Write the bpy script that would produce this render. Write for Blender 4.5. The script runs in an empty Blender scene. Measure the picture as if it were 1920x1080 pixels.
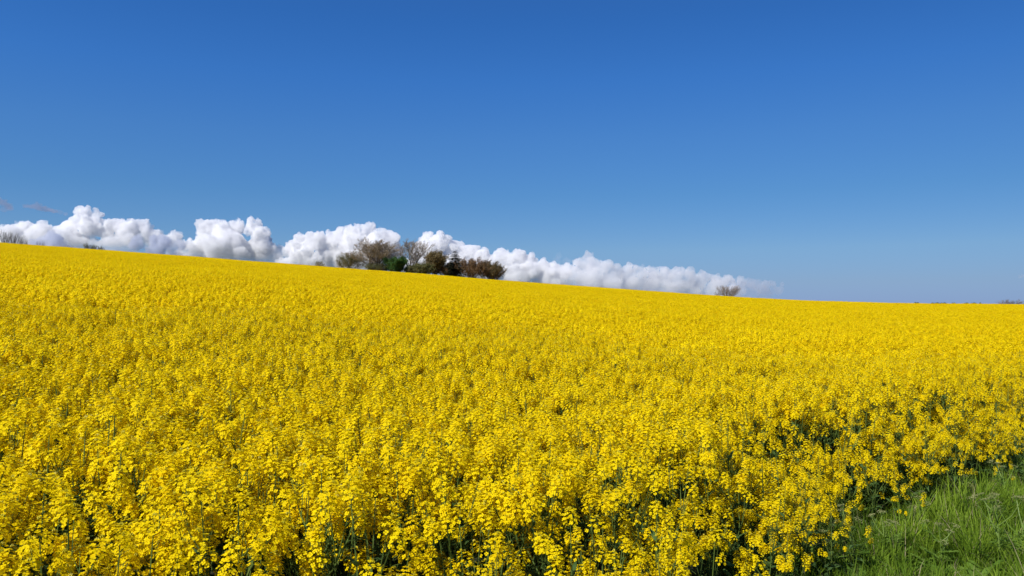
import bpy, math, random
import numpy as np
from mathutils import Vector, Euler, Matrix

random.seed(7)
rng = np.random.default_rng(11)
scene = bpy.context.scene
COL = scene.collection
PI = math.pi

# ------------------------------------------------------------------ camera
EYE = 2.05
FPX = 1478.0            # focal length in pixels of the 1920 wide photograph
HORIZON = 575.0
cam_d = bpy.data.cameras.new('camera')
cam = bpy.data.objects.new('camera', cam_d)
COL.objects.link(cam)
cam_d.sensor_width = 36.0
cam_d.lens = 36.0 * FPX / 1920.0
cam_d.clip_start = 0.05
cam_d.clip_end = 60000.0
cam.location = (0, 0, EYE)
cam.rotation_euler = (math.radians(90) + math.atan((HORIZON - 540) / FPX), 0, 0)
scene.camera = cam

# ------------------------------------------------------------------ light
SUN_AZ = math.radians(-138)     # from straight ahead (+Y), minus = to the left
SUN_EL = math.radians(42)
world = bpy.data.worlds.new('World')
scene.world = world
world.use_nodes = True
wn, wl = world.node_tree.nodes, world.node_tree.links
wn.clear()
sky = wn.new('ShaderNodeTexSky')
sky.sky_type = 'NISHITA'
sky.sun_disc = False
sky.sun_elevation = SUN_EL
sky.sun_rotation = SUN_AZ
sky.altitude = 0
sky.air_density = 1.0
sky.dust_density = 0.0
sky.ozone_density = 3.0
# the deep clear blue of the day: the sky texture filtered by height above the horizon
tc = wn.new('ShaderNodeTexCoord'); sx = wn.new('ShaderNodeSeparateXYZ')
wl.new(tc.outputs['Generated'], sx.inputs[0])
tint = wn.new('ShaderNodeValToRGB')
stops = [(0, (.172, .278, .68)), (.03, (.228, .325, .60)), (.07, (.268, .392, .61)), (.139, (.222, .41, .64)), (.208, (.215, .44, .725)),
         (.276, (.180, .45, .81)), (.342, (.158, .435, .81)), (.8, (.26, .46, .82))]
for i, (p, c) in enumerate(stops):
    e = tint.color_ramp.elements[i] if i < 2 else tint.color_ramp.elements.new(p)
    e.position = p; e.color = (*c, 1)
wl.new(sx.outputs['Z'], tint.inputs[0])
hsv = wn.new('ShaderNodeMix'); hsv.data_type = 'RGBA'; hsv.blend_type = 'MULTIPLY'; hsv.inputs['Factor'].default_value = 1.0
bg = wn.new('ShaderNodeBackground')
bg.inputs['Strength'].default_value = 0.115
wo = wn.new('ShaderNodeOutputWorld')
wl.new(sky.outputs[0], hsv.inputs[6]); wl.new(tint.outputs[0], hsv.inputs[7])
# a little less bright away from the sun than the texture makes it
mrx = wn.new('ShaderNodeMapRange'); mrx.inputs['From Min'].default_value = -.6; mrx.inputs['From Max'].default_value = .6
mrx.inputs['To Min'].default_value = 1.12; mrx.inputs['To Max'].default_value = .87
wl.new(sx.outputs['X'], mrx.inputs['Value'])
even = wn.new('ShaderNodeVectorMath'); even.operation = 'SCALE'
wl.new(hsv.outputs[2], even.inputs[0]); wl.new(mrx.outputs[0], even.inputs['Scale'])
wl.new(even.outputs[0], bg.inputs[0])
wl.new(bg.outputs[0], wo.inputs[0])

sun_d = bpy.data.lights.new('sun', 'SUN')
sun_d.energy = 4.6
sun_d.angle = math.radians(0.53)
sun_d.color = (1.0, 0.955, 0.89)
sun = bpy.data.objects.new('sun', sun_d)
COL.objects.link(sun)
sv = Vector((math.sin(SUN_AZ) * math.cos(SUN_EL), math.cos(SUN_AZ) * math.cos(SUN_EL), math.sin(SUN_EL)))
sun.rotation_euler = sv.to_track_quat('Z', 'Y').to_euler()
sun.location = (-20, -10, 40)

scene.view_settings.view_transform = 'Standard'
scene.view_settings.look = 'None'
scene.view_settings.exposure = 0.22
scene.view_settings.gamma = 1.0
cy = scene.cycles
cy.max_bounces = 44
cy.diffuse_bounces = 4
cy.transmission_bounces = 6
cy.glossy_bounces = 2
cy.volume_bounces = 30
cy.transparent_max_bounces = 48
cy.use_denoising = True
cy.volume_step_rate = 0.18
cy.volume_max_steps = 512
cy.sample_clamp_indirect = 6.0

# ------------------------------------------------------------------ helpers
def at(px, py, Y):
    return Vector(((px - 960) / FPX * Y, Y, EYE + (HORIZON - py) / FPX * Y))

def tag(o, label=None, cat=None, group=None, kind=None):
    if label: o['label'] = label
    if cat: o['category'] = cat
    if group: o['group'] = group
    if kind: o['kind'] = kind
    return o

def empty(name, loc, rz=0.0):
    o = bpy.data.objects.new(name, None)
    o.empty_display_size = 0.2
    o.location = loc
    o.rotation_euler = (0, 0, rz)
    COL.objects.link(o)
    return o

class MB:
    """collects vertices and faces of one mesh"""
    def __init__(s):
        s.v = []; s.f = []; s.m = []
    def add(s, verts, faces, mat=0):
        b = len(s.v)
        s.v.extend([tuple(p) for p in verts])
        for f in faces:
            s.f.append(tuple(i + b for i in f)); s.m.append(mat)
    def tube(s, pts, radii, sides=4, mat=0, cap=True):
        b = len(s.v); n = len(pts)
        pts = [Vector(p) for p in pts]
        for i, p in enumerate(pts):
            d = (pts[min(i + 1, n - 1)] - pts[max(i - 1, 0)])
            if d.length < 1e-9: d = Vector((0, 0, 1))
            d.normalize()
            a = Vector((1, 0, 0)) if abs(d.x) < 0.8 else Vector((0, 1, 0))
            e1 = d.cross(a).normalized(); e2 = d.cross(e1)
            for k in range(sides):
                t = 2 * PI * k / sides
                q = p + (e1 * math.cos(t) + e2 * math.sin(t)) * radii[i]
                s.v.append((q.x, q.y, q.z))
        for i in range(n - 1):
            for k in range(sides):
                k2 = (k + 1) % sides
                s.f.append((b + i * sides + k, b + i * sides + k2, b + (i + 1) * sides + k2, b + (i + 1) * sides + k))
                s.m.append(mat)
        if cap:
            s.f.append(tuple(b + (n - 1) * sides + k for k in range(sides))); s.m.append(mat)
    def arr(s):
        return np.array(s.v, dtype=np.float64).reshape(-1, 3)
    def mesh(s, name, mats, smooth=False):
        me = bpy.data.meshes.new(name)
        me.from_pydata(s.v, [], s.f)
        for m in mats: me.materials.append(m)
        if len(mats) > 1:
            me.polygons.foreach_set('material_index', s.m)
        if smooth:
            me.polygons.foreach_set('use_smooth', [True] * len(me.polygons))
        me.update()
        return me
    def build(s, name, mats, parent=None, loc=None, smooth=False):
        if not isinstance(mats, (list, tuple)): mats = [mats]
        o = bpy.data.objects.new(name, s.mesh(name, mats, smooth))
        COL.objects.link(o)
        if parent is not None: o.parent = parent
        if loc is not None: o.location = loc
        return o

# smooth value noise in 2-D, vectorised
def vnoise(x, y, seed=0):
    x = np.asarray(x, float); y = np.asarray(y, float)
    xi = np.floor(x); yi = np.floor(y)
    xf = x - xi; yf = y - yi
    def h(a, b):
        n = np.sin(a * 127.1 + b * 311.7 + seed * 74.7) * 43758.5453
        return n - np.floor(n)
    u = xf * xf * (3 - 2 * xf); w = yf * yf * (3 - 2 * yf)
    return ((h(xi, yi) * (1 - u) + h(xi + 1, yi) * u) * (1 - w) + (h(xi, yi + 1) * (1 - u) + h(xi + 1, yi + 1) * u) * w) * 2 - 1

# ------------------------------------------------------------------ terrain
H0 = 0.90                 # eye height above the top of the crop
CROP = EYE - H0
KC = 1.6e-5
SKY_R = math.sqrt(H0 / KC)
def terrain(x, y):
    x = np.asarray(x, float); y = np.asarray(y, float)
    r = np.sqrt(x * x + y * y) + 1e-6
    a = -0.078; u0 = 0.37
    q = -a * (x - u0 * y)
    sp = 0.5 * (q + np.sqrt(q * q + (0.010 * y) ** 2 + 1e-6))
    S = (a * x + (0.0315 + 2 * math.sqrt(H0 * KC)) * y + sp) / r
    f = r / (1 + (r / 650.0) ** 4) ** 0.25
    z = f * S - KC * f * f
    far = np.clip((r - 12) / 60, 0, 1)
    z = z + far * (0.16 * vnoise(x / 23, y / 23, 3) + 0.07 * vnoise(x / 7, y / 7, 5)) + 0.03 * vnoise(x / 2.1, y / 2.1, 9)
    return z
def tz(x, y):
    return float(terrain(x, y))

EDGE = [(-400, -300), (-8, -4.2), (-1.2, 1.55), (0.45, 2.7), (2.2, 5.65), (4.65, 7.75), (6.75, 9.7), (60, 60), (500, 480)]
ex = np.array([p[0] for p in EDGE], float); ey = np.array([p[1] for p in EDGE], float)
def edge_dist(x, y):
    """positive inside the field"""
    x = np.asarray(x, float); y = np.asarray(y, float)
    return (y - np.interp(x, ex, ey)) * 0.72 + 0.22 * vnoise(x * 1.3, y * 1.3, 21) + 0.12 * vnoise(x * 4, y * 4, 22)

# ------------------------------------------------------------------ materials
def new_mat(name):
    m = bpy.data.materials.new(name); m.use_nodes = True
    m.node_tree.nodes.clear()
    return m, m.node_tree.nodes, m.node_tree.links

def leafy(name, c1, c2, transl=0.3, rough=0.55, scale=3.0, spec=0.3, tcol=None):
    """thin plant tissue: colour varies from place to place and from plant to plant, light comes through"""
    m, n, l = new_mat(name)
    geo = n.new('ShaderNodeNewGeometry'); oi = n.new('ShaderNodeObjectInfo')
    noi = n.new('ShaderNodeTexNoise'); noi.inputs['Scale'].default_value = scale; noi.inputs['Detail'].default_value = 3
    l.new(geo.outputs['Position'], noi.inputs['Vector'])
    add = n.new('ShaderNodeMath'); add.operation = 'MULTIPLY_ADD'
    l.new(oi.outputs['Random'], add.inputs[0]); add.inputs[1].default_value = 0.45
    sub = n.new('ShaderNodeMath'); sub.operation = 'SUBTRACT'; sub.inputs[1].default_value = 0.22
    l.new(noi.outputs['Fac'], sub.inputs[0]); l.new(sub.outputs[0], add.inputs[2])
    rmp = n.new('ShaderNodeValToRGB')
    rmp.color_ramp.elements[0].position = 0.25; rmp.color_ramp.elements[0].color = (*c1, 1)
    rmp.color_ramp.elements[1].position = 0.75; rmp.color_ramp.elements[1].color = (*c2, 1)
    l.new(add.outputs[0], rmp.inputs[0])
    b = n.new('ShaderNodeBsdfPrincipled')
    b.inputs['Roughness'].default_value = rough
    b.inputs['Specular IOR Level'].default_value = spec
    l.new(rmp.outputs[0], b.inputs['Base Color'])
    out = n.new('ShaderNodeOutputMaterial')
    if transl > 0:
        t = n.new('ShaderNodeBsdfTranslucent')
        if tcol is None: l.new(rmp.outputs[0], t.inputs['Color'])
        else: t.inputs['Color'].default_value = (*tcol, 1)
        mx = n.new('ShaderNodeMixShader'); mx.inputs[0].default_value = transl
        l.new(b.outputs[0], mx.inputs[1]); l.new(t.outputs[0], mx.inputs[2]); l.new(mx.outputs[0], out.inputs[0])
    else:
        l.new(b.outputs[0], out.inputs[0])
    return m

M = {}
M['petal'] = leafy('rape_petal', (0.84, 0.627, 0.002), (0.91, 0.712, 0.004), 0.32, 0.7, 2.0, 0.06)
M['bud'] = leafy('rape_bud', (0.50, 0.43, 0.012), (0.60, 0.50, 0.016), 0.1, 0.5, 8.0)
M['stem'] = leafy('rape_stem', (0.065, 0.105, 0.02), (0.11, 0.155, 0.03), 0.0, 0.7, 6.0, 0.1)
M['leaf'] = leafy('rape_leaf', (0.05, 0.095, 0.025), (0.085, 0.15, 0.04), 0.25, 0.65, 5.0, 0.12)
M['grass'] = leafy('grass_blade', (0.10, 0.19, 0.014), (0.235, 0.35, 0.028), 0.4, 0.6, 1.6, 0.12)
M['straw'] = leafy('dry_blade', (0.24, 0.21, 0.10), (0.32, 0.28, 0.15), 0.2, 0.6, 4.0)
M['weed'] = leafy('weed_leaf', (0.09, 0.18, 0.022), (0.17, 0.28, 0.04), 0.35, 0.6, 6.0, 0.12)
M['weed_stem'] = leafy('weed_stem', (0.13, 0.21, 0.035), (0.19, 0.27, 0.06), 0.0, 0.5, 6.0)
M['umbel'] = leafy('umbel', (0.24, 0.26, 0.09), (0.34, 0.34, 0.14), 0.2, 0.7, 25.0)
M['bark'] = leafy('grey_bark', (0.13, 0.10, 0.065), (0.22, 0.175, 0.12), 0.0, 0.85, 0.8)
M['darkbark'] = leafy('dark_bark', (0.09, 0.07, 0.05), (0.15, 0.115, 0.08), 0.0, 0.85, 0.8)
M['twig'] = leafy('grey_twig', (0.23, 0.19, 0.14), (0.31, 0.26, 0.195), 0.0, 0.8, 0.3)
M['redtwig'] = leafy('red_twig', (0.17, 0.105, 0.06), (0.23, 0.15, 0.09), 0.0, 0.8, 0.3)
M['olive'] = leafy('olive_leaf', (0.10, 0.105, 0.035), (0.17, 0.17, 0.06), 0.25, 0.6, 0.5)
M['green'] = leafy('green_leaf', (0.03, 0.085, 0.016), (0.065, 0.15, 0.028), 0.2, 0.6, 0.5)
M['brown'] = leafy('brown_leaf', (0.12, 0.095, 0.04), (0.19, 0.145, 0.06), 0.25, 0.6, 0.5)
M['rust'] = leafy('rust_leaf', (0.17, 0.105, 0.05), (0.25, 0.155, 0.075), 0.25, 0.6, 0.5)
M['needle'] = leafy('spruce_needle', (0.028, 0.038, 0.02), (0.05, 0.06, 0.03), 0.1, 0.6, 0.6)
M['far'] = leafy('far_twig', (0.20, 0.175, 0.16), (0.26, 0.23, 0.21), 0.0, 0.8, 0.2)

M['shoot'] = leafy('dark_shoot', (0.05, 0.042, 0.03), (0.09, 0.075, 0.055), 0.0, 0.8, 0.5)

def soil_mat():
    m, n, l = new_mat('soil')
    geo = n.new('ShaderNodeNewGeometry')
    n1 = n.new('ShaderNodeTexNoise'); n1.inputs['Scale'].default_value = 2.2; n1.inputs['Detail'].default_value = 8
    n2 = n.new('ShaderNodeTexNoise'); n2.inputs['Scale'].default_value = 30; n2.inputs['Detail'].default_value = 4
    l.new(geo.outputs['Position'], n1.inputs['Vector']); l.new(geo.outputs['Position'], n2.inputs['Vector'])
    r = n.new('ShaderNodeValToRGB')
    r.color_ramp.elements[0].position = 0.35; r.color_ramp.elements[0].color = (0.035, 0.03, 0.018, 1)
    r.color_ramp.elements[1].position = 0.65; r.color_ramp.elements[1].color = (0.045, 0.065, 0.02, 1)
    l.new(n1.outputs['Fac'], r.inputs[0])
    b = n.new('ShaderNodeBsdfPrincipled'); b.inputs['Roughness'].default_value = 0.95
    bp = n.new('ShaderNodeBump'); bp.inputs['Distance'].default_value = 0.05
    l.new(n2.outputs['Fac'], bp.inputs['Height']); l.new(bp.outputs[0], b.inputs['Normal'])
    l.new(r.outputs[0], b.inputs['Base Color'])
    o = n.new('ShaderNodeOutputMaterial'); l.new(b.outputs[0], o.inputs[0])
    return m
M['soil'] = soil_mat()

def cloud_mat(name, density, colour=(1, 1, 1), carve=None, base=None, size=210.0):
    """water droplets: carve = noise thresholds that tear the edges, base = heights between which the cloud thins downwards"""
    m, n, l = new_mat(name)
    v = n.new('ShaderNodeVolumePrincipled')
    v.inputs['Color'].default_value = (*colour, 1)
    v.inputs['Density'].default_value = density
    v.inputs['Anisotropy'].default_value = 0.0
    o = n.new('ShaderNodeOutputMaterial'); l.new(v.outputs[0], o.inputs['Volume'])
    if not carve:
        try: m.cycles.homogeneous_volume = True
        except Exception: pass
        return m
    geo = n.new('ShaderNodeNewGeometry')
    vm = n.new('ShaderNodeMapping'); vm.inputs['Scale'].default_value = (1 / size,) * 3; vm.inputs['Rotation'].default_value = (.6, .9, .4)
    l.new(geo.outputs['Position'], vm.inputs[0])
    noi = n.new('ShaderNodeTexNoise'); noi.inputs['Scale'].default_value = 1.0; noi.inputs['Detail'].default_value = 4.5; noi.inputs['Roughness'].default_value = .6
    l.new(vm.outputs[0], noi.inputs['Vector'])
    mr = n.new('ShaderNodeMapRange'); mr.inputs['From Min'].default_value = carve[0]; mr.inputs['From Max'].default_value = carve[1]
    mr.inputs['To Min'].default_value = 0; mr.inputs['To Max'].default_value = density
    l.new(noi.outputs['Fac'], mr.inputs['Value'])
    sx = n.new('ShaderNodeSeparateXYZ'); l.new(geo.outputs['Position'], sx.inputs[0])
    mz = n.new('ShaderNodeMapRange'); mz.inputs['From Min'].default_value = base[0]; mz.inputs['From Max'].default_value = base[1]
    mz.inputs['To Min'].default_value = .06; mz.inputs['To Max'].default_value = 1
    l.new(sx.outputs['Z'], mz.inputs['Value'])
    mu = n.new('ShaderNodeMath'); mu.operation = 'MULTIPLY'; l.new(mr.outputs[0], mu.inputs[0]); l.new(mz.outputs[0], mu.inputs[1])
    l.new(mu.outputs[0], v.inputs['Density'])
    return m

# ------------------------------------------------------------------ ground: one polar sheet out to the horizon
radii = np.concatenate([[0], np.linspace(0.8, 20, 40), np.geomspace(20.6, 700, 110), np.geomspace(760, 30000, 30)])
NA = 180
gv = [(0, 0, tz(0, 0))]; gf = []
th = np.arange(NA) * 2 * PI / NA
for r in radii[1:]:
    xx = r * np.sin(th); yy = r * np.cos(th); zz = terrain(xx, yy)
    gv.extend(zip(xx.tolist(), yy.tolist(), zz.tolist()))
for k in range(NA):
    gf.append((0, 1 + (k + 1) % NA, 1 + k))
for i in range(len(radii) - 2):
    b0 = 1 + i * NA; b1 = b0 + NA
    for k in range(NA):
        k2 = (k + 1) % NA
        gf.append((b0 + k, b0 + k2, b1 + k2, b1 + k))
gb = MB(); gb.v = gv; gb.f = gf; gb.m = [0] * len(gf)
ground = gb.build('ground', M['soil'], smooth=True)
tag(ground, 'dark earth of the sloping hillside under the crop and grass', 'ground', kind='structure')

# ------------------------------------------------------------------ rapeseed plants
def rv(a, b): return random.uniform(a, b)

def flower(mb, c, n, size, mat=0):
    """four spreading petals round a centre c, facing n"""
    n = Vector(n).normalized()
    a = Vector((1, 0, 0)) if abs(n.x) < 0.8 else Vector((0, 1, 0))
    e1 = n.cross(a).normalized(); e2 = n.cross(e1)
    t0 = rv(0, 2 * PI)
    for k in range(4):
        t = t0 + k * PI / 2 + rv(-.15, .15)
        d = e1 * math.cos(t) + e2 * math.sin(t); s = n.cross(d)
        L = size * rv(.85, 1.1); up = rv(0, .25)
        p0 = Vector(c) + d * L * 0.08
        tip = Vector(c) + d * L + n * L * up
        mid = Vector(c) + d * L * .62 + n * L * up * .75
        w = L * .5
        mb.add([p0, mid - s * w, tip - s * w * .6, tip + s * w * .6, mid + s * w], [(0, 1, 2, 3, 4)], mat)

def raceme(bl, st, p, axis, size, lod):
    """flower head: a domed truss of open flowers round green buds, pods starting below"""
    axis = Vector(axis).normalized(); p = Vector(p)
    a = Vector((1, 0, 0)) if abs(axis.x) < 0.8 else Vector((0, 1, 0))
    e1 = axis.cross(a).normalized(); e2 = axis.cross(e1)
    R = 0.037 * size; Hh = 0.078 * size
    if lod == 0: nf, fs = random.randint(22, 31), 0.0097
    elif lod == 1: nf, fs = 18, 0.0162
    else: nf, fs = 7, 0.031
    for i in range(nf):
        t = (i + rv(0, 1)) / nf                 # 0 bottom, 1 top
        ang = i * 2.39996 + rv(-.4, .4)
        rr = R * math.sqrt(max(0.03, 1 - (t * 0.93) ** 2)) * rv(.8, 1.12)
        rad = e1 * math.cos(ang) + e2 * math.sin(ang)
        c = p + axis * (Hh * t) + rad * rr
        n = rad * (1.05 - t) + axis * (0.45 + t) + Vector((rv(-.25, .25), rv(-.25, .25), rv(-.2, .25)))
        if lod == 0:
            flower(bl, c, n, fs)
        else:
            n.normalize()
            aa = Vector((1, 0, 0)) if abs(n.x) < 0.8 else Vector((0, 1, 0))
            f1 = n.cross(aa).normalized(); f2 = n.cross(f1); w = fs * rv(.7, 1.1); w2 = fs * rv(.6, 1.)
            bl.add([c - f1 * w, c - f2 * w2, c + f1 * w, c + f2 * w2], [(0, 1, 2, 3)])
    if lod == 0:
        q = p + axis * Hh * 0.97
        for k in range(5):                       # unopened buds on top
            ang = k * 2.4; d = (e1 * math.cos(ang) + e2 * math.sin(ang)) * (0.002 + 0.0011 * k)
            b = q + d + axis * (0.008 - 0.0008 * k); s = 0.0028
            bl.add([b - e1 * s, b - e2 * s, b + e1 * s, b + e2 * s, b + axis * s * 2.2, b - axis * s * 2],
                   [(0, 1, 4), (1, 2, 4), (2, 3, 4), (3, 0, 4), (1, 0, 5), (2, 1, 5), (3, 2, 5), (0, 3, 5)], 1)
        for k in range(random.randint(2, 4)):    # young pods under the head
            ang = rv(0, 2 * PI); d = e1 * math.cos(ang) + e2 * math.sin(ang)
            b = p - axis * rv(.0, .09); L = rv(.025, .045)
            e = b + d * L * .8 + axis * L * .55
            st.tube([b, e], [0.0011, 0.0006], 3, 0, False)

def blade_leaf(mb, p, d, L, W, droop, mat=0, segs=4, wav=0.15):
    """pointed leaf along d, bending down"""
    p = Vector(p); d = Vector(d).normalized()
    s = d.cross(Vector((0, 0, 1)));
    if s.length < 1e-3: s = Vector((1, 0, 0))
    s.normalize()
    vs = []; fs = []; q = p.copy(); dd = d.copy()
    for i in range(segs + 1):
        t = i / segs
        w = W * (0.35 + 0.65 * math.sin(PI * min(1, t * 1.15 + .12))) * (1 - t ** 3) * .5 + 0.0004
        tw = Vector((0, 0, rv(-wav, wav) * W))
        vs += [q - s * w + tw, q + s * w - tw]
        dd = (dd + Vector((0, 0, -droop / segs))).normalized()
        q = q + dd * (L / segs)
    for i in range(segs):
        fs.append((2 * i, 2 * i + 1, 2 * i + 3, 2 * i + 2))
    mb.add(vs, fs, mat)

def rape_plant(lod=0, hmul=1.0, sparse=False, bushy=False):
    """one plant about CROP tall; returns stem, foliage, blossom builders"""
    st, fo, bl = MB(), MB(), MB()
    H = CROP * hmul * rv(.95, 1.03)
    lean = Vector((rv(-.07, .07), rv(-.07, .07), 0))
    def sp(t):  # point on the main stem
        return Vector((lean.x * t * t, lean.y * t * t, H * t))
    sides = 4 if lod == 0 else 3
    tk = 1.0 if lod == 0 else .55
    if lod < 2: st.tube([sp(t) for t in (0, .3, .6, .85, .97)], [q * tk for q in (.0062, .0055, .0042, .003, .0018)], sides)
    heads = [(sp(.955), (sp(1) - sp(.9)), rv(.95, 1.2))]
    nb = random.randint(13, 15) if bushy else random.randint(9, 11) if not sparse else random.randint(5, 7)
    a0 = rv(0, 2 * PI)
    for i in range(nb):
        t0 = (.18 if bushy else .36 if not sparse else .15) + .44 * (i + rv(0, .8)) / nb
        ang = a0 + i * 2.4 + rv(-.3, .3)
        o = Vector((math.cos(ang), math.sin(ang), 0))
        b = sp(t0)
        top = H * (rv(.42, .97) if bushy else min(.99, rv(.78, .99) if i > 1 else rv(.62, .85)) if not sparse else rv(.5, .98))
        reach = rv(.05, .29)
        L = max(.1, top - b.z)
        m1 = b + o * reach * .55 + Vector((0, 0, L * .35))
        e = b + o * reach + Vector((0, 0, L))
        if lod < 2: st.tube([b, m1, e - Vector((0, 0, .03))], [.0032 * tk, .0026 * tk, .0015 * tk], 3)
        heads.append((e - Vector((0, 0, .06)), o * .25 + Vector((rv(-.2, .2), rv(-.2, .2), 1)), rv(.75, 1.15)))
        for _s in range(random.choice((1, 1, 2, 2))):            # side shoots
            ang2 = ang + rv(-1.2, 1.2); o2 = Vector((math.cos(ang2), math.sin(ang2), 0))
            e2 = m1 + o2 * rv(.05, .1) + Vector((0, 0, min(L * .6, H * .97 - m1.z) * rv(.7, 1.)))
            if lod < 2: st.tube([m1, e2], [.0026 * tk, .0016 * tk], 3)
            heads.append((e2 - Vector((0, 0, .05)), o2 * .3 + Vector((0, 0, 1)), rv(.6, .95)))
        if lod == 0:
            blade_leaf(fo, b, o * .9 + Vector((0, 0, .7)), rv(.07, .14), rv(.02, .034), rv(.5, 1.2))
    for p, ax, s in heads:
        raceme(bl, st, p, ax, s, lod)
    if lod == 0:
        for i in range(7):                   # big lower leaves
            t0 = rv(.12, .55); ang = rv(0, 2 * PI)
            o = Vector((math.cos(ang), math.sin(ang), 0))
            blade_leaf(fo, sp(t0), o + Vector((0, 0, rv(.2, .7))), rv(.14, .26), rv(.045, .085), rv(.7, 1.5), 0, 5, .3)
        for i in range(5):
            t0 = rv(.5, .75); ang = rv(0, 2 * PI)
            o = Vector((math.cos(ang), math.sin(ang), 0))
            blade_leaf(fo, sp(t0), o * .8 + Vector((0, 0, .8)), rv(.06, .12), rv(.02, .03), rv(.4, 1.))
    elif lod == 1:
        for i in range(2):
            t0 = rv(.2, .45); ang = rv(0, 2 * PI)
            o = Vector((math.cos(ang), math.sin(ang), 0))
            blade_leaf(fo, sp(t0), o + Vector((0, 0, .4)), rv(.10, .18), rv(.035, .06), 1., 0, 2, .2)
    return st, fo, bl

RMATS = [M['petal'], M['bud'], M['stem'], M['leaf']]
def merge_into(dst, st, fo, bl, off=(0, 0, 0), rz=0.0, sc=1.0):
    c, s = math.cos(rz), math.sin(rz)
    for src, base in ((bl, None), (st, 2), (fo, 3)):
        if not src.v: continue
        a = src.arr() * sc
        x = a[:, 0] * c - a[:, 1] * s + off[0]; y = a[:, 0] * s + a[:, 1] * c + off[1]
        b = len(dst.v)
        dst.v.extend(zip(x.tolist(), y.tolist(), (a[:, 2] + off[2]).tolist()))
        for f, m in zip(src.f, src.m):
            dst.f.append(tuple(i + b for i in f)); dst.m.append(m if base is None else base)

NVAR = 11
variants = [rape_plant(0, 1.0, k in (6, 7), k > 7) for k in range(NVAR)]      # 6, 7: thin plants of the field edge; 8-10: bushy ones on its flank
var_mesh = [(v[0].mesh('stem', [M['stem']]), v[1].mesh('foliage', [M['leaf']]), v[2].mesh('blossom', [M['petal'], M['bud']])) for v in variants]
protos = []
for v in variants:
    d = MB(); merge_into(d, *v); protos.append(d)
MID = []
mid_src = [rape_plant(1) for k in range(8)]
for k in range(4):                                                # 1 m x 1 m of crop
    d = MB()
    for i in range(4):
        for j in range(4):
            s = random.choice(mid_src)
            merge_into(d, *s, off=((i - 1.5) * .25 + rv(-.12, .12), (j - 1.5) * .25 + rv(-.12, .12), rv(-.02, .02)), rz=rv(0, 6.28), sc=rv(.96, 1.04))
    MID.append(len(protos)); protos.append(d)
FAR = []
far_src = [rape_plant(2) for k in range(10)]
for k in range(3):                                                # 4 m x 4 m of crop
    d = MB()
    for i in range(16):
        for j in range(16):
            s = random.choice(far_src)
            merge_into(d, *s, off=((i - 7.5) * .25 + rv(-.13, .13), (j - 7.5) * .25 + rv(-.13, .13), rv(-.03, .03)), rz=rv(0, 6.28), sc=rv(.95, 1.04))
    FAR.append(len(protos)); protos.append(d)

def slope_euler(x, y, spin, tilt=0.0):
    e = 0.6
    nx = -(tz(x + e, y) - tz(x - e, y)) / (2 * e); ny = -(tz(x, y + e) - tz(x, y - e)) / (2 * e)
    n = Vector((nx, ny, 1)).normalized()
    q = Vector((0, 0, 1)).rotation_difference(n)
    return (q.to_matrix() @ Matrix.Rotation(spin, 3, 'Z')).to_euler()

def hmod(x, y):
    """height of the crop varies in drifts"""
    return 1 + 0.02 * vnoise(np.asarray(x) / 1.1, np.asarray(y) / 1.1, 31) + 0.025 * vnoise(np.asarray(x) / 3.7, np.asarray(y) / 3.7, 32)

# --- single plants near the camera
g = np.arange(-20, 20, 0.25)
GX, GY = np.meshgrid(g, g)
GX = GX.ravel() + rng.uniform(-.12, .12, GX.size); GY = GY.ravel() + rng.uniform(-.12, .12, GY.size)
R = np.hypot(GX, GY); ED = edge_dist(GX, GY)
LODR = 14.0 + 2.0 * vnoise(GX / 2.5, GY / 2.5, 51)
keep = (R < LODR) & (ED > 0) & (np.abs(GX) < np.maximum(GY, 0) * .95 + 4) & (GY > -3) & (R > 1.0)
keep &= rng.uniform(0, 1, GX.size) > np.where(ED < .3, .2, .02)
GX, GY, R, ED = GX[keep], GY[keep], R[keep], ED[keep]
GZ = terrain(GX, GY); HM = hmod(GX, GY) * rng.uniform(.96, 1.04, GX.size) * (0.48 + 0.52 * np.clip(ED / .9, 0, 1) ** .7)
VAR = rng.integers(0, 6, GX.size)
flank = (ED < .95); VAR[flank] = rng.integers(8, 11, flank.sum())
thin = (ED < .22); VAR[thin] = rng.integers(6, 8, thin.sum())
# a faint track through the crop
HM *= 1 - .11 * np.exp(-((GY - 9.9 - .06 * GX) / .22) ** 2) * ((GX > -5.5) & (GX < -.6))
SPIN = rng.uniform(0, 2 * PI, GX.size)
TX = rng.normal(0, .06, GX.size) + 0.02; TY = rng.normal(0, .06, GX.size)
# which of them show largest: in the frame, nearest first
topz = GZ + CROP * HM - EYE
inframe = (GY > .8) & (np.abs(GX) < .66 * GY + .15) & (topz / np.maximum(GY, .1) > -.345)
order = np.argsort(np.where(inframe, R, 1e9))
single = order[:300]
is_single = np.zeros(GX.size, bool); is_single[single] = True

L_EDGE = 'thin rapeseed plant with few yellow heads at the crop edge by the grass'
L_IN = 'tall rapeseed plant with many yellow heads among the nearest rows of the crop'
for i in single:
    o = bpy.data.objects.new('rapeseed_plant', None)
    o.location = (GX[i], GY[i], GZ[i] - .01); o.rotation_euler = (TX[i], TY[i], SPIN[i]); o.scale = (HM[i],) * 3
    o.empty_display_size = .1
    if thin[i]: tag(o, L_EDGE, 'rapeseed plant', 'rapeseed plants at the crop edge')
    else: tag(o, L_IN, 'rapeseed plant', 'rapeseed plants in the nearest rows')
    COL.objects.link(o)
    for nm, me in zip(('stem', 'foliage', 'blossom'), var_mesh[VAR[i]]):
        c = bpy.data.objects.new(nm, me); COL.objects.link(c); c.parent = o

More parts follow.
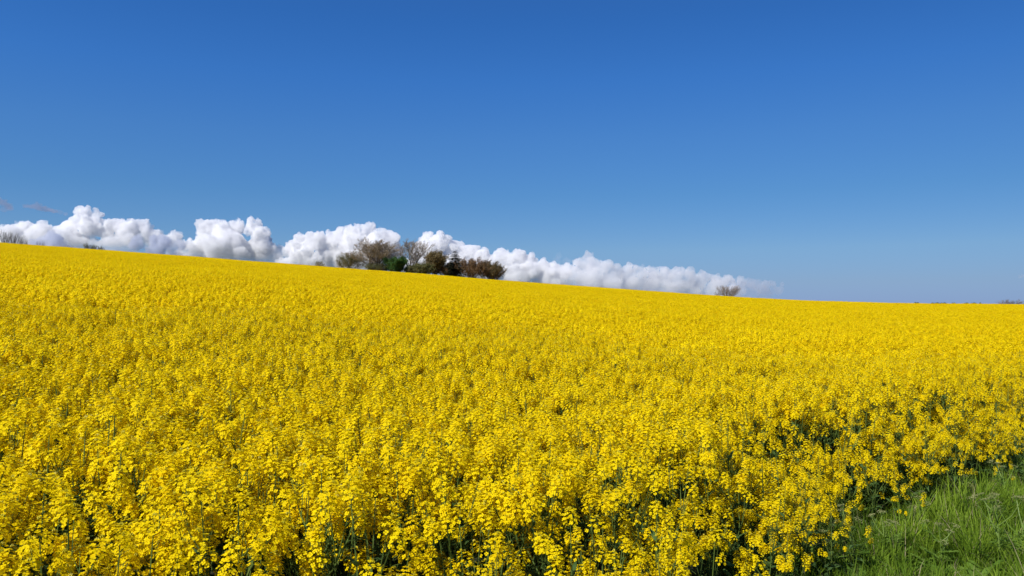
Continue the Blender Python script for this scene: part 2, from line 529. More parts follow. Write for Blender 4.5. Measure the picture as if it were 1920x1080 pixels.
# ------------------------------------------------------------------ scattering: prototypes and points live in one mesh, geometry nodes place them
def scatter(name, protos, mats, pts, rots, scls, idx):
    V = []; F = []; MI = []; pid = []
    for k, p in enumerate(protos):
        b = len(V); V.extend(p.v)
        F.extend([tuple(i + b for i in f) for f in p.f]); MI.extend(p.m)
        pid.extend([k] * len(p.v))
    n0 = len(V); n = len(pts)
    V.extend([tuple(p) for p in pts])
    me = bpy.data.meshes.new(name)
    me.from_pydata(V, [], F)
    for m in mats: me.materials.append(m)
    me.polygons.foreach_set('material_index', MI)
    a = me.attributes.new('pid', 'INT', 'POINT'); a.data.foreach_set('value', np.array(pid + [-1] * n, dtype=np.int32))
    a = me.attributes.new('idx', 'INT', 'POINT'); a.data.foreach_set('value', np.concatenate([np.zeros(n0), np.array(idx)]).astype(np.int32))
    a = me.attributes.new('rot', 'FLOAT_VECTOR', 'POINT'); a.data.foreach_set('vector', np.concatenate([np.zeros(n0 * 3), np.array(rots, float).ravel()]).astype(np.float32))
    a = me.attributes.new('scl', 'FLOAT_VECTOR', 'POINT'); a.data.foreach_set('vector', np.concatenate([np.ones(n0 * 3), np.array(scls, float).ravel()]).astype(np.float32))
    me.update()
    o = bpy.data.objects.new(name, me); COL.objects.link(o)
    ng = bpy.data.node_groups.new(name, 'GeometryNodeTree')
    ng.interface.new_socket('Geometry', in_out='INPUT', socket_type='NodeSocketGeometry')
    ng.interface.new_socket('Geometry', in_out='OUTPUT', socket_type='NodeSocketGeometry')
    N, L = ng.nodes, ng.links
    gi = N.new('NodeGroupInput'); go = N.new('NodeGroupOutput')
    def attr(nm, typ):
        x = N.new('GeometryNodeInputNamedAttribute'); x.data_type = typ; x.inputs['Name'].default_value = nm
        return x.outputs['Attribute']
    pida = attr('pid', 'INT')
    def sel(k):
        c = N.new('FunctionNodeCompare'); c.data_type = 'INT'; c.operation = 'EQUAL'
        ins = [s for s in c.inputs if s.type == 'INT']
        L.new(pida, ins[0]); ins[1].default_value = k
        s = N.new('GeometryNodeSeparateGeometry'); s.domain = 'POINT'
        L.new(gi.outputs[0], s.inputs['Geometry']); L.new(c.outputs[0], s.inputs['Selection'])
        return s.outputs['Selection']
    gti = []
    for k in range(len(protos)):
        t = N.new('GeometryNodeGeometryToInstance'); L.new(sel(k), t.inputs[0]); gti.append(t)
    # a join keeps its links last first, so add them backwards: index k is prototype k
    j = N.new('GeometryNodeJoinGeometry')
    for t in reversed(gti): L.new(t.outputs[0], j.inputs[0])
    iop = N.new('GeometryNodeInstanceOnPoints')
    L.new(sel(-1), iop.inputs['Points']); L.new(j.outputs[0], iop.inputs['Instance'])
    iop.inputs['Pick Instance'].default_value = True
    L.new(attr('idx', 'INT'), iop.inputs['Instance Index'])
    er = N.new('FunctionNodeEulerToRotation'); L.new(attr('rot', 'FLOAT_VECTOR'), er.inputs[0])
    L.new(er.outputs[0], iop.inputs['Rotation'])
    L.new(attr('scl', 'FLOAT_VECTOR'), iop.inputs['Scale'])
    L.new(iop.outputs[0], go.inputs[0])
    md = o.modifiers.new('scatter', 'NODES'); md.node_group = ng
    return o

pts, rots, scls, idx = [], [], [], []
for i in np.nonzero(~is_single)[0]:
    pts.append((GX[i], GY[i], GZ[i] - .01)); rots.append((TX[i], TY[i], SPIN[i])); scls.append((HM[i],) * 3); idx.append(int(VAR[i]))

# --- mid distance, one square metre at a time
MIDR = 110.0
g = np.arange(-110, 111, 1.0)
X, Y = np.meshgrid(g, g); X = X.ravel() + rng.uniform(-.08, .08, X.size); Y = Y.ravel() + rng.uniform(-.08, .08, Y.size)
R = np.hypot(X, Y); ED = edge_dist(X, Y)
k = (R > 13.75 + 2.0 * vnoise(X / 2.5, Y / 2.5, 51)) & (R < MIDR) & (Y > 0) & (np.abs(X) < Y * .85 + 6) & (ED > .5)
# tractor tramlines through the crop, far right
def tram(x, y):
    return np.minimum(np.abs(y - (72 + 0.35 * (x - 46))), np.abs(y - (83 + .9 * (x - 50)))) < .6
k &= ~((X > 40) & tram(X, Y))
X, Y = X[k], Y[k]; Z = terrain(X, Y); Hm = hmod(X, Y)
for x, y, z, h in zip(X, Y, Z, Hm):
    pts.append((x, y, z)); rots.append(tuple(slope_euler(x, y, rv(0, 6.28)))); scls.append((1.02, 1.02, h * rv(.96, 1.03))); idx.append(random.choice(MID))
# --- far, four metres square
g = np.arange(-340, 341, 4.0)
X, Y = np.meshgrid(g, g); X = X.ravel() + rng.uniform(-.12, .12, X.size); Y = Y.ravel() + rng.uniform(-.12, .12, Y.size)
R = np.hypot(X, Y)
k = (R > MIDR - 2) & (R < 345) & (Y > 0) & (np.abs(X) < Y * .8 + 10) & (edge_dist(X, Y) > 2)
X, Y = X[k], Y[k]; Z = terrain(X, Y)
for x, y, z in zip(X, Y, Z):
    pts.append((x, y, z)); rots.append(tuple(slope_euler(x, y, rv(0, 6.28)))); scls.append((1.06, 1.06, rv(.95, 1.05))); idx.append(random.choice(FAR))
crop = scatter('rapeseed_crop', protos, RMATS, pts, rots, scls, idx)
tag(crop, 'dense yellow flowering rapeseed crop covering the hillside up to the skyline', 'rapeseed crop', kind='stuff')
print('crop instances', len(pts))

# ------------------------------------------------------------------ grass verge
def grass_clump(nb, hmin, hmax, spread):
    mb = MB()
    for i in range(nb):
        a = rv(0, 2 * PI); r0 = spread * math.sqrt(random.random())
        p = Vector((r0 * math.cos(a), r0 * math.sin(a), 0))
        a2 = a + rv(-.9, .9); lean = rv(.1, .95)
        d = Vector((math.cos(a2) * lean, math.sin(a2) * lean, 1)).normalized()
        L = rv(hmin, hmax); w = rv(.003, .0072); droop = rv(.5, 2.6)
        s = Vector((-math.sin(a2), math.cos(a2), 0)); s = (s + d * rv(-.2, .2)).normalized()
        n = 5; q = p; vs = []; fs = []
        for k in range(n):
            t = k / (n - 1); ww = w * (1 - t ** 1.6) + .0003
            vs += [q - s * ww, q + s * ww]
            d = (d + Vector((math.cos(a2) * .25, math.sin(a2) * .25, -1)) * droop * t * .32).normalized()
            q = q + d * (L / (n - 1))
        for k in range(n - 1): fs.append((2 * k, 2 * k + 1, 2 * k + 3, 2 * k + 2))
        mb.add(vs, fs, 1 if random.random() < .05 else 0)
    return mb
gprotos = [grass_clump(60, .18, .42, .10), grass_clump(50, .12, .30, .12), grass_clump(45, .28, .55, .07), grass_clump(55, .15, .36, .14)]
def herb():                                     # low broad leaved ground herbs
    mb = MB()
    for i in range(16):
        a = rv(0, 2 * PI); o = Vector((math.cos(a), math.sin(a), 0))
        blade_leaf(mb, o * rv(0, .05) + Vector((0, 0, rv(0, .12))), o + Vector((0, 0, rv(.3, 1.6))), rv(.10, .24), rv(.02, .055), rv(.6, 1.6), 2, 4, .3)
    return mb
gprotos.append(herb()); gprotos.append(herb())
g = np.arange(-12, 26, 0.11)
X, Y = np.meshgrid(g, g); X = X.ravel() + rng.uniform(-.06, .06, X.size); Y = Y.ravel() + rng.uniform(-.06, .06, Y.size)
ED = edge_dist(X, Y); R = np.hypot(X, Y)
k = (ED < 1.0) & (R > .7) & (R < 24) & (Y > -3.5) & (X < np.maximum(Y, 0) * .85 + 3) & (X > -5)
k &= (ED < -.05) | (rng.uniform(0, 1, X.size) < .6 - .45 * ED)
k &= (R < 12) | (rng.uniform(0, 1, X.size) < .5)
X, Y = X[k], Y[k]; Z = terrain(X, Y)
gp, gr, gs, gi_ = [], [], [], []
tall = vnoise(X / .9, Y / .9, 41)
for x, y, z, t in zip(X, Y, Z, tall):
    gp.append((x, y, z - .01)); gr.append((rv(-.3, .3), rv(-.3, .3), rv(0, 6.28)))
    s = rv(.55, .95) * (1 + .4 * t); gs.append((s, s, s))
    gi_.append(random.choice((4, 5)) if random.random() < .2 else random.choice((0, 0, 1, 2, 3)))
grass = scatter('grass', gprotos, [M['grass'], M['straw'], M['weed']], gp, gr, gs, gi_)
tag(grass, 'long green grass of the verge beside the rapeseed crop', 'grass', kind='stuff')
print('grass instances', len(gp))

# ------------------------------------------------------------------ tall umbel weeds in the verge
def cow_parsley(name_loc, H, label, lean=(0, 0), n_heads=5, leaves=5):
    x, y = name_loc
    root = empty('cow_parsley', (x, y, tz(x, y)), rv(0, 6.28))
    tag(root, label, 'wild plant', 'umbel weeds in the grass verge')
    st, lf = MB(), MB()
    P = lambda t: Vector((lean[0] * t * t, lean[1] * t * t, H * t))
    st.tube([P(t) for t in (0, .35, .65, 1)], [.0075, .0065, .005, .0028], 5)
    tips = [(P(1), Vector((0, 0, 1)))]
    for i in range(n_heads - 1):
        t0 = rv(.4, .75); a = i * 2.4 + rv(-.4, .4); o = Vector((math.cos(a), math.sin(a), 0))
        b = P(t0); L = H * rv(.25, .5)
        e = b + o * L * .6 + Vector((0, 0, L * .8))
        st.tube([b, b + o * L * .35 + Vector((0, 0, L * .35)), e], [.0042, .0032, .002], 4)
        tips.append((e, (o * .5 + Vector((0, 0, 1))).normalized()))
        blade_leaf(lf, b, o + Vector((0, 0, .8)), .06, .02, .5)
    for i in range(leaves):                      # feathery divided leaves
        a = rv(0, 6.28); o = Vector((math.cos(a), math.sin(a), 0)); b = P(rv(.03, .5))
        d = (o + Vector((0, 0, rv(.3, .9)))).normalized(); L = rv(.14, .26)
        st.tube([b, b + d * L], [.002, .001], 3)
        side = d.cross(Vector((0, 0, 1))).normalized()
        for k in range(6):
            q = b + d * L * (.3 + .7 * k / 5)
            for sg in (-1, 1):
                w = L * (.5 - .07 * k)
                for u in range(3):
                    blade_leaf(lf, q + side * sg * w * u * .3, (side * sg * .8 + d * (.6 + rv(-.3, .3)) + Vector((0, 0, rv(-.1, .2)))), w * .4, .018, .4, 0, 2, .2)
    st.build('stem', M['weed_stem'], root); lf.build('foliage', M['weed'], root)
    for p, ax in tips:
        um = MB(); a = Vector((1, 0, 0)); e1 = ax.cross(a).normalized(); e2 = ax.cross(e1)
        for k in range(11):
            an = k * 2.4; rr = .033 * math.sqrt((k + .5) / 11)
            c = p + (e1 * math.cos(an) + e2 * math.sin(an)) * rr + ax * (.03 - rr * .25)
            um.tube([p, c], [.0009, .0007], 3, 1, False)
            for u in range(7):
                cc = c + Vector((rv(-.009, .009), rv(-.009, .009), rv(-.002, .006)))
                s = rv(.003, .0055); b2 = rv(0, 3)
                dx = Vector((math.cos(b2), math.sin(b2), rv(-.5, .5))) * s; dy = Vector((-math.sin(b2), math.cos(b2), rv(-.5, .5))) * s
                um.add([cc - dx, cc - dy, cc + dx, cc + dy], [(0, 1, 2, 3)], 0)
        um.build('flower_head', [M['umbel'], M['weed_stem']], root)
    return root
def ground_at(px, py):
    """where the ray through a pixel of the photograph meets the ground"""
    u = (px - 960) / FPX; v = (HORIZON - py) / FPX
    y = 1.0
    for _ in range(200):
        if EYE + v * y <= tz(u * y, y): break
        y += .05
    return (u * y, y)
UM = [((1600, 1078), .75, 'pale umbel weed leaning right over the crop edge at the bottom of the verge', (.1, .02)),
      ((1655, 1060), .62, 'umbel weed with buff heads nearest the last low rapeseed flowers'),
      ((1720, 1010), .55, 'bushy umbel weed with cream heads where crop and grass meet'),
      ((1760, 1079), .60, 'short umbel weed with brownish heads at the bottom edge of the grass'),
      ((1868, 1079), .95, 'tallest umbel weed with a thick pale forked stem in the verge', (.04, .05)),
      ((1905, 1060), .80, 'umbel weed with slanting side stem beside the tallest one', (.1, 0)),
      ((1850, 1000), .50, 'small umbel weed with dry beige heads in mid grass'),
      ((1880, 950), .60, 'umbel weed with a pale top halfway up the grass verge'),
      ((1905, 905), .85, 'umbel weed with a straw coloured stem at the far tip of the verge', (-.12, 0)),
      ((1800, 950), .45, 'low umbel weed hidden in grass close to the crop'),
      ((1540, 1079), .5, 'stunted umbel weed in the dark gap under the rapeseed heads')]
for t in UM:
    cow_parsley(ground_at(*t[0]), t[1] * .62, t[2], *(t[3:] or ((rv(-.05, .05), rv(-.05, .05)),)))

# ------------------------------------------------------------------ trees on the skyline
def grow(tr, cr, p, d, L, r, lev, P, tips):
    """a limb and everything that grows on it; the first levels go to the trunk mesh, finer ones to the crown mesh"""
    n = 5 if lev < 2 else 3
    pts = [Vector(p)]; dd = Vector(d).normalized()
    up = P['up'][min(lev, len(P['up']) - 1)]
    for i in range(n):
        dd = (dd + Vector((rv(-1, 1), rv(-1, 1), rv(-.6, .8))) * P['wig'] + Vector((0, 0, up)) / n).normalized()
        pts.append(pts[-1] + dd * (L / n))
    rad = [r * (1 - .72 * i / n) for i in range(n + 1)]
    (tr if lev < P['tl'] else cr).tube(pts, rad, 6 if lev == 0 else (4 if lev == 1 else 3), 0, False)
    if lev >= P['levels']:
        tips.append((pts[-1], dd)); tips.append((pts[n // 2], dd)); return
    nc = P['n'][lev]; t0 = P['start'][lev]
    for i in range(nc):
        t = t0 + (1 - t0) * (i + rv(.1, .9)) / nc
        k = min(n - 1, int(t * n)); f = t * n - k
        b = pts[k].lerp(pts[k + 1], f)
        ax = (pts[k + 1] - pts[k]).normalized()
        a = i * 2.4 + rv(-.5, .5)
        q = Vector((1, 0, 0)) if abs(ax.x) < .8 else Vector((0, 1, 0))
        e1 = ax.cross(q).normalized(); e2 = ax.cross(e1)
        ang = P['ang'][lev] * rv(.7, 1.2)
        nd = ax * math.cos(ang) + (e1 * math.cos(a) + e2 * math.sin(a)) * math.sin(ang)
        grow(tr, cr, b, nd, L * P['len'][lev] * rv(.75, 1.15) * (1.12 - .45 * t), max(P['minr'], rad[k] * .55), lev + 1, P, tips)

def leaf_cards(mb, tips, n, spread, size, mat):
    for p, d in tips:
        for k in range(n):
            c = p + Vector((rv(-1, 1), rv(-1, 1), rv(-.8, .8))) * spread
            nn = Vector((rv(-1, 1), rv(-1, 1), rv(-.2, 1))).normalized()
            a = Vector((1, 0, 0)) if abs(nn.x) < .8 else Vector((0, 1, 0))
            e1 = nn.cross(a).normalized(); e2 = nn.cross(e1); s = size * rv(.6, 1.2); w = s * .55
            mb.add([c - e1 * s, c - e2 * w, c + e1 * s, c + e2 * w], [(0, 1, 2, 3)], mat)

def fit(mbs, H, W):
    """scale a freshly grown tree to height H and crown width W"""
    a = np.concatenate([m.arr() for m in mbs if m.v])
    zs = H / np.percentile(a[:, 2], 98.5)
    lo, hi = np.percentile(a[:, 0], [.8, 99.2]); xs = W / (hi - lo)
    for m in mbs:
        q = m.arr() * np.array([xs, xs, zs]); m.v = [tuple(p) for p in q.tolist()]

BROAD = dict(levels=4, tl=2, n=[13, 8, 6, 5], start=[.22, .25, .2, .15], ang=[.62, .55, .6, .6], len=[.62, .55, .5, .5], up=[.1, .45, .35, .25, .2], wig=.10, minr=.026)
FAN = dict(levels=4, tl=2, n=[10, 8, 6, 5], start=[.12, .3, .2, .15], ang=[.5, .5, .55, .6], len=[.72, .5, .5, .5], up=[.1, .3, .25, .2, .15], wig=.09, minr=.022)
SHRUB = dict(levels=3, tl=1, n=[10, 8, 6], start=[.05, .15, .1], ang=[.75, .55, .5], len=[.8, .55, .5], up=[.2, .5, .5, .5], wig=.12, minr=.02)
THIN = dict(levels=3, tl=1, n=[11, 8, 6], start=[.08, .15, .1], ang=[.6, .5, .5], len=[.7, .5, .5], up=[.2, .5, .4, .3], wig=.1, minr=.026)
SHOOTS = dict(levels=2, tl=1, n=[9, 6], start=[.03, .15], ang=[.5, .3], len=[.9, .5], up=[.4, .9, .9], wig=.06, minr=.03)
UPRIGHT = dict(levels=3, tl=1, n=[12, 8, 6], start=[.03, .12, .1], ang=[.85, .4, .35], len=[.95, .5, .45], up=[.2, .7, .7, .7], wig=.08, minr=.02)

def tree(name, label, cat, group, px, top, wpx, Y, P, bark, twig, leaf=None, nleaf=0, lsize=.3, lspread=.5, stems=1, splay=.25, seed=1, hfix=None):
    random.seed(seed)
    x = (px - 960) / FPX * Y; gz = tz(x, Y) - .15
    H = hfix if hfix else at(px, top, Y).z - gz
    W = wpx / FPX * Y
    tr, cr, tips = MB(), MB(), []
    for s in range(stems):
        a = s * 2 * PI / stems + rv(-.4, .4)
        d = Vector((math.cos(a) * splay, math.sin(a) * splay, 1)) if stems > 1 else Vector((rv(-.05, .05), 0, 1))
        b = Vector((math.cos(a) * .03, math.sin(a) * .03, 0)) * (stems > 1) * 10
        grow(tr, cr, b, d, 8 * rv(.85, 1.05), .26 if stems == 1 else .16, 0, P, tips)
    if leaf: leaf_cards(cr, tips, nleaf, lspread, lsize, 1)
    fit([tr, cr], H, W)
    root = empty(name, (x, Y, gz))
    tag(root, label, cat, group)
    tr.build('trunk', bark, root)
    cr.build('crown', [twig, leaf] if leaf else twig, root)
    return root

TG = 'trees and bushes of the copse on the skyline'
YG = 262
tree('bare_tree', 'leafless grey tree with dense oval crown, left of the two bare trees in the copse', 'tree', TG, 703, 452, 88, YG, BROAD, M['bark'], M['twig'], stems=3, splay=.2, seed=3)
tree('bare_tree', 'leafless grey tree with open fan of limbs rising behind the dark green bush', 'tree', TG, 773, 451, 74, YG + 3, FAN, M['bark'], M['twig'], stems=2, splay=.14, seed=9)
tree('leafing_bush', 'olive green bush at the left end of the copse', 'bush', TG, 656, 476, 50, YG + 2, SHRUB, M['darkbark'], M['twig'], M['olive'], 2, .22, .6, stems=4, splay=.5, seed=5)
tree('thin_bush', 'sparse brown bush peeping from behind the olive green bush', 'bush', TG, 640, 481, 22, YG + 9, SHRUB, M['darkbark'], M['twig'], stems=3, splay=.4, seed=15)
tree('evergreen_bush', 'dark green evergreen bush between the two bare trees', 'bush', TG, 744, 484, 42, YG - 4, SHRUB, M['darkbark'], M['darkbark'], M['green'], 6, .34, .8, stems=4, splay=.5, seed=6)
tree('leafing_bush', 'low grey green bush under the left bare tree', 'bush', TG, 708, 493, 46, YG - 2, SHRUB, M['darkbark'], M['twig'], M['olive'], 2, .25, .7, stems=4, splay=.6, seed=16)
tree('brown_tree', 'brown olive tree with dense rounded crown right of the bare fan tree', 'tree', TG, 816, 475, 36, YG, SHRUB, M['darkbark'], M['darkbark'], M['brown'], 5, .32, .8, stems=3, splay=.25, seed=8)
tree('leafing_bush', 'dark olive bush at the foot of the brown tree', 'bush', TG, 793, 496, 34, YG - 3, SHRUB, M['darkbark'], M['darkbark'], M['olive'], 4, .3, .8, stems=4, splay=.5, seed=18)
tree('rusty_bush', 'low reddish bush below the spruce', 'bush', TG, 846, 494, 46, YG + 1, UPRIGHT, M['darkbark'], M['redtwig'], M['rust'], 3, .26, .5, stems=4, splay=.4, seed=20)
tree('rusty_bush', 'tall rust brown bush with upright spiky twigs right of the spruce', 'bush', TG, 886, 486, 62, YG, UPRIGHT, M['darkbark'], M['redtwig'], M['rust'], 2, .22, .5, stems=5, splay=.4, seed=21)
tree('rusty_bush', 'brown spiky bush forming the right end of the copse', 'bush', TG, 922, 492, 54, YG + 1, UPRIGHT, M['darkbark'], M['redtwig'], M['brown'], 2, .26, .5, stems=5, splay=.55, seed=22)

tree('leafing_bush', 'low olive bush at the foot of the open fan tree', 'bush', TG, 772, 497, 30, YG - 2, SHRUB, M['darkbark'], M['darkbark'], M['olive'], 3, .26, .7, stems=4, splay=.5, seed=19)

def spruce(px, top, wpx, Y):
    random.seed(34)
    x = (px - 960) / FPX * Y; gz = tz(x, Y) - .15
    H = at(px, top, Y).z - gz; W = wpx / FPX * Y
    tr, cr = MB(), MB()
    tr.tube([(0, 0, H * t) for t in (0, .3, .6, .9, 1)], [.2, .16, .1, .04, .015], 6)
    z = .12 * H
    while z < H * .98:
        t = z / H; R = W * .5 * (1 - t) ** .75 * rv(.75, 1.2) + .15
        nb = 10
        a0 = rv(0, 6)
        for k in range(nb):
            a = a0 + k * 2 * PI / nb + rv(-.3, .3); o = Vector((math.cos(a), math.sin(a), 0)); Rk = R * rv(.65, 1.1)
            b = Vector((0, 0, z)); e = b + o * Rk + Vector((0, 0, -Rk * .22 + .1)); e2 = e + o * Rk * .12 + Vector((0, 0, Rk * .12))
            cr.tube([b, e, e2], [.03, .018, .008], 3, 0, False)
            s = Vector((-o.y, o.x, 0))
            for j in range(9):
                c = b.lerp(e, (j + 1) / 9) ; w = Rk * .30 * (1.1 - j / 11)
                for sg in (-1, 1):
                    q = c + s * sg * w + o * w * .5 + Vector((0, 0, -w * rv(.1, .5)))
                    cr.add([c - o * .16, c + o * .2, q + o * .14, q - o * .12], [(0, 1, 2, 3)], 1)
                q = c - Vector((0, 0, rv(.1, .25)))
                cr.add([c - o * .2, c + o * .2, q], [(0, 1, 2)], 1)
        z += rv(.03, .045) * H
    root = empty('spruce_tree', (x, Y, gz))
    tag(root, 'dark pointed spruce rising among the rusty bushes of the copse', 'tree', TG)
    tr.build('trunk', M['darkbark'], root); cr.build('crown', [M['darkbark'], M['needle']], root)
spruce(853, 469, 58, YG - 1)

# lone bare tree and its small neighbour further right
tree('bare_tree', 'small lone leafless grey tree on the skyline right of the copse', 'tree', None, 1366, 536, 44, 330, THIN, M['far'], M['far'], stems=6, splay=.5, seed=41)
tree('thin_bush', 'little thin bush beside the lone bare tree', 'bush', None, 1346, 546, 14, 335, SHRUB, M['far'], M['far'], stems=3, splay=.3, seed=42)
# upright bare shoots at the far left
for i, (px, top, w, lab) in enumerate([(-12, 431, 26, 'tall bare shoots cut by the left edge of the picture'), (9, 432, 20, 'dense bare upright bush second from the left edge'),
                                       (24, 435, 17, 'bare upright bush with leaning shoots near the left edge'), (38, 438, 14, 'dark bare upright bush ending the clump at the far left'), (47, 447, 8, 'tiny dark bush just right of the far left clump')]):
    tree('bare_bush', lab, 'bush', 'bare bushes at the far left skyline', px, top, w, 244, SHOOTS, M['shoot'], M['shoot'], stems=4, splay=.12, seed=50 + i)
for i, (px, top, w, lab) in enumerate([(68, 451, 5, 'thin upright twig left of three on the skyline'), (74, 449, 5, 'thin upright twig in the middle of three on the skyline'), (80, 450, 6, 'thin upright twig right of three on the skyline')]):
    tree('sapling', lab, 'sapling', 'thin saplings on the left skyline', px, top, w, 244, UPRIGHT, M['shoot'], M['shoot'], stems=1, seed=60 + i)
for i, (px, top, w, lab) in enumerate([(162, 456, 12, 'small dark bush leaning right, leftmost of the low skyline trio'), (174, 459, 12, 'small dark bush in the middle of the low skyline trio'), (188, 462, 14, 'small dark bush at the right of the low skyline trio')]):
    tree('low_bush', lab, 'bush', 'low bushes on the left skyline', px, top, w, 246, UPRIGHT, M['shoot'], M['shoot'], M['olive'], 1, .2, .4, stems=3, splay=.4, seed=70 + i)
tree('low_bush', 'small grey bush barely topping the crop left of the copse', 'bush', None, 599, 490, 20, 262, SHRUB, M['darkbark'], M['twig'], M['olive'], 1, .2, .5, stems=3, splay=.4, seed=75)
# hedge trees far away at the right
tree('far_bush', 'dark distant bush alone on the right skyline', 'bush', None, 1718, 567.5, 10, 620, SHRUB, M['darkbark'], M['darkbark'], M['olive'], 3, .5, .8, stems=3, splay=.4, seed=80)
for i, (px, w, lab) in enumerate([(1752, 18, 'leftmost low dark bush in the row on the right skyline'), (1766, 14, 'second low dark bush of the row on the right skyline'), (1787, 8, 'third low dark bush of the row on the right skyline'),
                                  (1811, 8, 'fourth low dark bush of the row on the right skyline'), (1826, 10, 'fifth low dark bush of the row on the right skyline'), (1839, 6, 'rightmost low dark bush in the row on the right skyline')]):
    tree('far_bush', lab, 'bush', 'row of distant bushes at the right', px, 568.4, w, 620, SHRUB, M['darkbark'], M['darkbark'], M['olive'], 3, .5, .8, stems=3, splay=.5, seed=81 + i)
tree('bare_tree', 'wide purplish grey leafless tree on the skyline at the right edge of the picture', 'tree', None, 1897, 562, 46, 520, THIN, M['far'], M['far'], stems=5, splay=.6, seed=90)

# ------------------------------------------------------------------ clouds
CD = 12000.0
ico_v, ico_f = None, None
def ico(sub):
    t = (1 + 5 ** .5) / 2
    v = [Vector(p).normalized() for p in [(-1, t, 0), (1, t, 0), (-1, -t, 0), (1, -t, 0), (0, -1, t), (0, 1, t), (0, -1, -t), (0, 1, -t), (t, 0, -1), (t, 0, 1), (-t, 0, -1), (-t, 0, 1)]]
    f = [(0, 11, 5), (0, 5, 1), (0, 1, 7), (0, 7, 10), (0, 10, 11), (1, 5, 9), (5, 11, 4), (11, 10, 2), (10, 7, 6), (7, 1, 8), (3, 9, 4), (3, 4, 2), (3, 2, 6), (3, 6, 8), (3, 8, 9), (4, 9, 5), (2, 4, 11), (6, 2, 10), (8, 6, 7), (9, 8, 1)]
    for _ in range(sub):
        cache = {}; nf = []
        def mid(a, b):
            k = (min(a, b), max(a, b))
            if k not in cache:
                v.append(((v[a] + v[b]) / 2).normalized()); cache[k] = len(v) - 1
            return cache[k]
        for a, b, c in f:
            x, y, z = mid(a, b), mid(b, c), mid(c, a)
            nf += [(a, x, z), (b, y, x), (c, z, y), (x, y, z)]
        f = nf
    return np.array([tuple(p) for p in v]), f
IV, IF = ico(2); JV, JF = ico(1)
ctex = bpy.data.textures.new('billow', 'CLOUDS'); ctex.noise_scale = 130.0; ctex.noise_depth = 4
ctex2 = bpy.data.textures.new('billow_fine', 'CLOUDS'); ctex2.noise_scale = 45.0; ctex2.noise_depth = 3
def cloud(label, seeds, mat, seed, dist=CD, kids=10, grand=7, great=3, voxel=10.0, bump=70.0, fine=30.0, flat=1.0, group='clouds along the horizon'):
    random.seed(seed)
    K = dist / FPX
    balls = []
    def bud(c, d, R, lev):
        n = (kids, grand, great)[lev]
        for k in range(n):
            d2 = (d * (.0, .7, .7)[lev] + Vector((rv(-1, 1), rv(-1.1, .6), rv(-.4, 1)))).normalized()
            R2 = R * rv(.24, .52); c2 = c + d2 * (R - R2 * .3)
            balls.append((c2, R2))
            if lev < 2: bud(c2, d2, R2, lev + 1)
    for (px, py, r) in seeds:
        r *= .86
        c = at(px, py, dist) + Vector((0, rv(-.6, .6) * r * K, 0)); R = r * K
        balls.append((c, R)); bud(c, Vector((0, 0, 1)), R, 0)
    c0 = balls[0][0].copy()
    mb = MB()
    V = []; F = []
    for c, r in balls:
        b = len(V)
        if r < voxel * 1.2: continue
        SV, SF = (IV, IF) if r > 90 else (JV, JF)
        a = SV * np.array([r, r, r * flat]) + np.array(c - c0)
        V.extend(map(tuple, a.tolist())); F.extend([(i + b, j + b, k + b) for i, j, k in SF])
    mb.v = V; mb.f = F; mb.m = [0] * len(F)
    o = mb.build('cloud', mat, loc=c0)
    rm = o.modifiers.new('union', 'REMESH'); rm.mode = 'VOXEL'; rm.voxel_size = voxel
    if bump:
        d = o.modifiers.new('billow', 'DISPLACE'); d.texture = ctex; d.strength = bump; d.mid_level = .5; d.texture_coords = 'LOCAL'
    if fine:
        d = o.modifiers.new('billow_fine', 'DISPLACE'); d.texture = ctex2; d.strength = fine; d.mid_level = .5; d.texture_coords = 'LOCAL'
    tag(o, label, 'cloud', group)
    return o

CCOL = (.975, .974, .975)
CARVE = (.35, .47)
CM1 = cloud_mat('cumulus_left', .024, CCOL, CARVE, (900, 1250))
CM2 = cloud_mat('cumulus_two', .024, CCOL, CARVE, (700, 1050))
CM3 = cloud_mat('cumulus_three', .024, CCOL, CARVE, (500, 850))
CM4 = cloud_mat('cumulus_four', .024, CCOL, (.30, .44), (150, 600))
CS = cloud_mat('soft_cloud', .012, (.964, .963, .966), (.30, .56), (0, 520))
CT = cloud_mat('thin_cloud', .005, (.90, .89, .93), (.28, .66), (0, 300), 200.0)
CW = cloud_mat('shade_tinted_wisp', .008, (.50, .50, .60), (.30, .62), (0, 10), 160.0)  # wisps in shade: the dimness is put into this absorbing colour
CF = cloud_mat('shade_tinted_scud', .018, (.78, .81, .89), (.34, .52), (300, 650))  # shadow of other clouds painted in as a greyer, bluer droplet colour
cloud('long heaped white cloud at the left edge with a curled turret on top',
      [(-40, 460, 42), (30, 452, 34), (80, 446, 32), (130, 440, 34), (158, 400, 15), (152, 412, 16), (178, 396, 8), (188, 402, 6), (170, 425, 22), (205, 432, 26), (240, 436, 24), (266, 424, 16), (280, 448, 24), (318, 458, 24),
       (60, 490, 45), (140, 485, 50), (220, 485, 48), (300, 490, 40)], CM1, 101)
cloud('broad white cumulus with two bumps left of the clear gap',
      [(392, 432, 22), (412, 426, 17), (440, 428, 17), (474, 426, 19), (492, 440, 18), (385, 465, 32), (430, 468, 45), (480, 475, 38), (508, 480, 24), (355, 480, 28)], CM2, 102)
cloud('tall white cumulus behind the left bare tree of the copse',
      [(545, 470, 20), (572, 462, 24), (598, 454, 21), (630, 450, 22), (660, 438, 18), (690, 438, 19), (726, 446, 17), (712, 466, 36), (650, 475, 42), (590, 490, 40), (740, 480, 20), (680, 500, 40), (540, 500, 20)], CM3, 103)
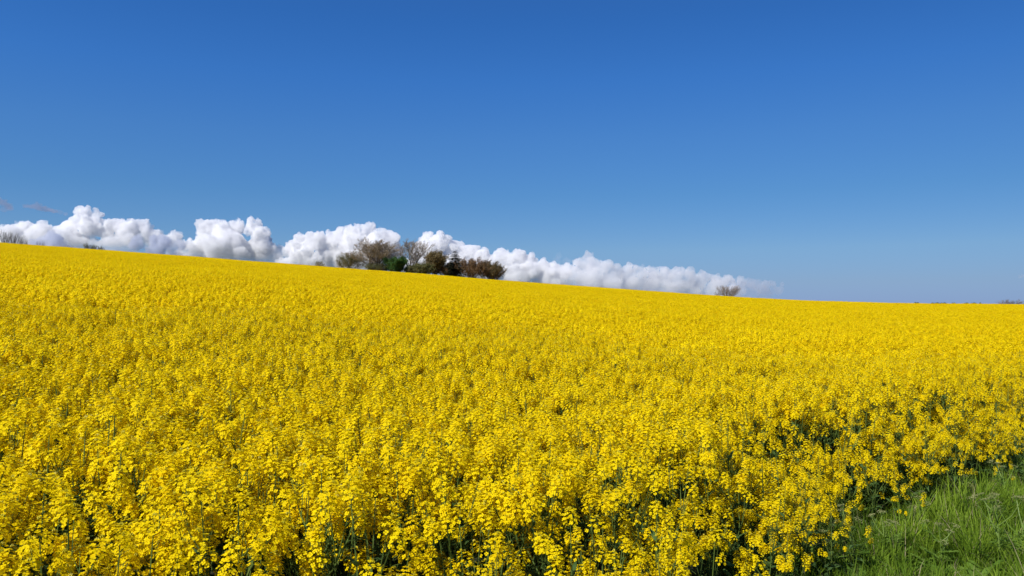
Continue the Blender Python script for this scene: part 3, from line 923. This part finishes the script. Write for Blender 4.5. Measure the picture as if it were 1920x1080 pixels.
cloud('white cumulus ridge sloping down to the right of the copse',
      [(800, 450, 16), (822, 458, 22), (850, 466, 20), (880, 475, 20), (905, 482, 18), (938, 484, 17), (955, 492, 20), (972, 482, 16), (990, 494, 18), (1018, 502, 16), (1040, 505, 14), (1060, 510, 15), (920, 494, 20), (935, 505, 24), (1000, 508, 20), (1030, 514, 20),
       (800, 480, 28), (850, 500, 34), (910, 512, 32), (970, 520, 32), (1030, 528, 28), (780, 510, 30)], CM4, 104)
cloud('long low soft cloud bank tapering to the right towards the lone tree',
      [(1105, 482, 12), (1090, 498, 18), (1112, 500, 18), (1135, 504, 16), (1155, 508, 16), (1178, 510, 16), (1200, 512, 15), (1222, 513, 16), (1245, 514, 15), (1268, 515, 16), (1292, 519, 15), (1316, 522, 15), (1340, 525, 14), (1364, 527, 13), (1388, 530, 11),
       (1060, 525, 26), (1100, 530, 30), (1140, 535, 30), (1180, 537, 30), (1220, 540, 30), (1260, 543, 30), (1300, 546, 28), (1340, 548, 26), (1375, 550, 20)], CS, 105, bump=90)
cloud('faint thin end of the cloud bank fading above the lone tree',
      [(1385, 533, 14), (1402, 535, 14), (1418, 535, 13), (1434, 534, 11), (1450, 533, 9), (1466, 533, 6), (1435, 548, 16), (1410, 550, 18), (1380, 552, 20), (1460, 545, 10)], CT, 106, bump=50)
cloud('pale pinkish cloud just showing over the skyline right of the lone tree', [(1500, 572, 10), (1518, 570, 12), (1540, 575, 10), (1475, 574, 8)], CT, 107, kids=6, bump=30)
cloud('tiny pinkish cloud scrap at the right edge of the sky', [(1912, 519, 4), (1920, 518, 5), (1930, 518, 5)], CT, 108, kids=5, grand=2, great=0, voxel=10, bump=14, fine=8, group='small cloud scraps')
cloud('thin veil of vapour standing above the dip in the cloud ridge', [(1048, 480, 8), (1046, 490, 9), (1062, 490, 10)], cloud_mat('veil', .0009), 109, kids=5, bump=30, group='small cloud scraps')
cloud('dim mauve wisp at the left edge above the long cloud', [(-8, 374, 10), (0, 380, 11), (9, 386, 10), (19, 391, 7), (4, 392, 9)], CW, 110, kids=6, grand=3, great=0, bump=36, flat=.7, group='small cloud scraps')
cloud('dim mauve streak of cloud left of the curled turret', [(46, 385, 7), (58, 387, 9), (70, 389, 10), (84, 392, 10), (98, 395, 9), (110, 398, 7), (120, 401, 5)], CW, 111, kids=6, grand=3, great=0, bump=36, flat=.6, group='small cloud scraps')
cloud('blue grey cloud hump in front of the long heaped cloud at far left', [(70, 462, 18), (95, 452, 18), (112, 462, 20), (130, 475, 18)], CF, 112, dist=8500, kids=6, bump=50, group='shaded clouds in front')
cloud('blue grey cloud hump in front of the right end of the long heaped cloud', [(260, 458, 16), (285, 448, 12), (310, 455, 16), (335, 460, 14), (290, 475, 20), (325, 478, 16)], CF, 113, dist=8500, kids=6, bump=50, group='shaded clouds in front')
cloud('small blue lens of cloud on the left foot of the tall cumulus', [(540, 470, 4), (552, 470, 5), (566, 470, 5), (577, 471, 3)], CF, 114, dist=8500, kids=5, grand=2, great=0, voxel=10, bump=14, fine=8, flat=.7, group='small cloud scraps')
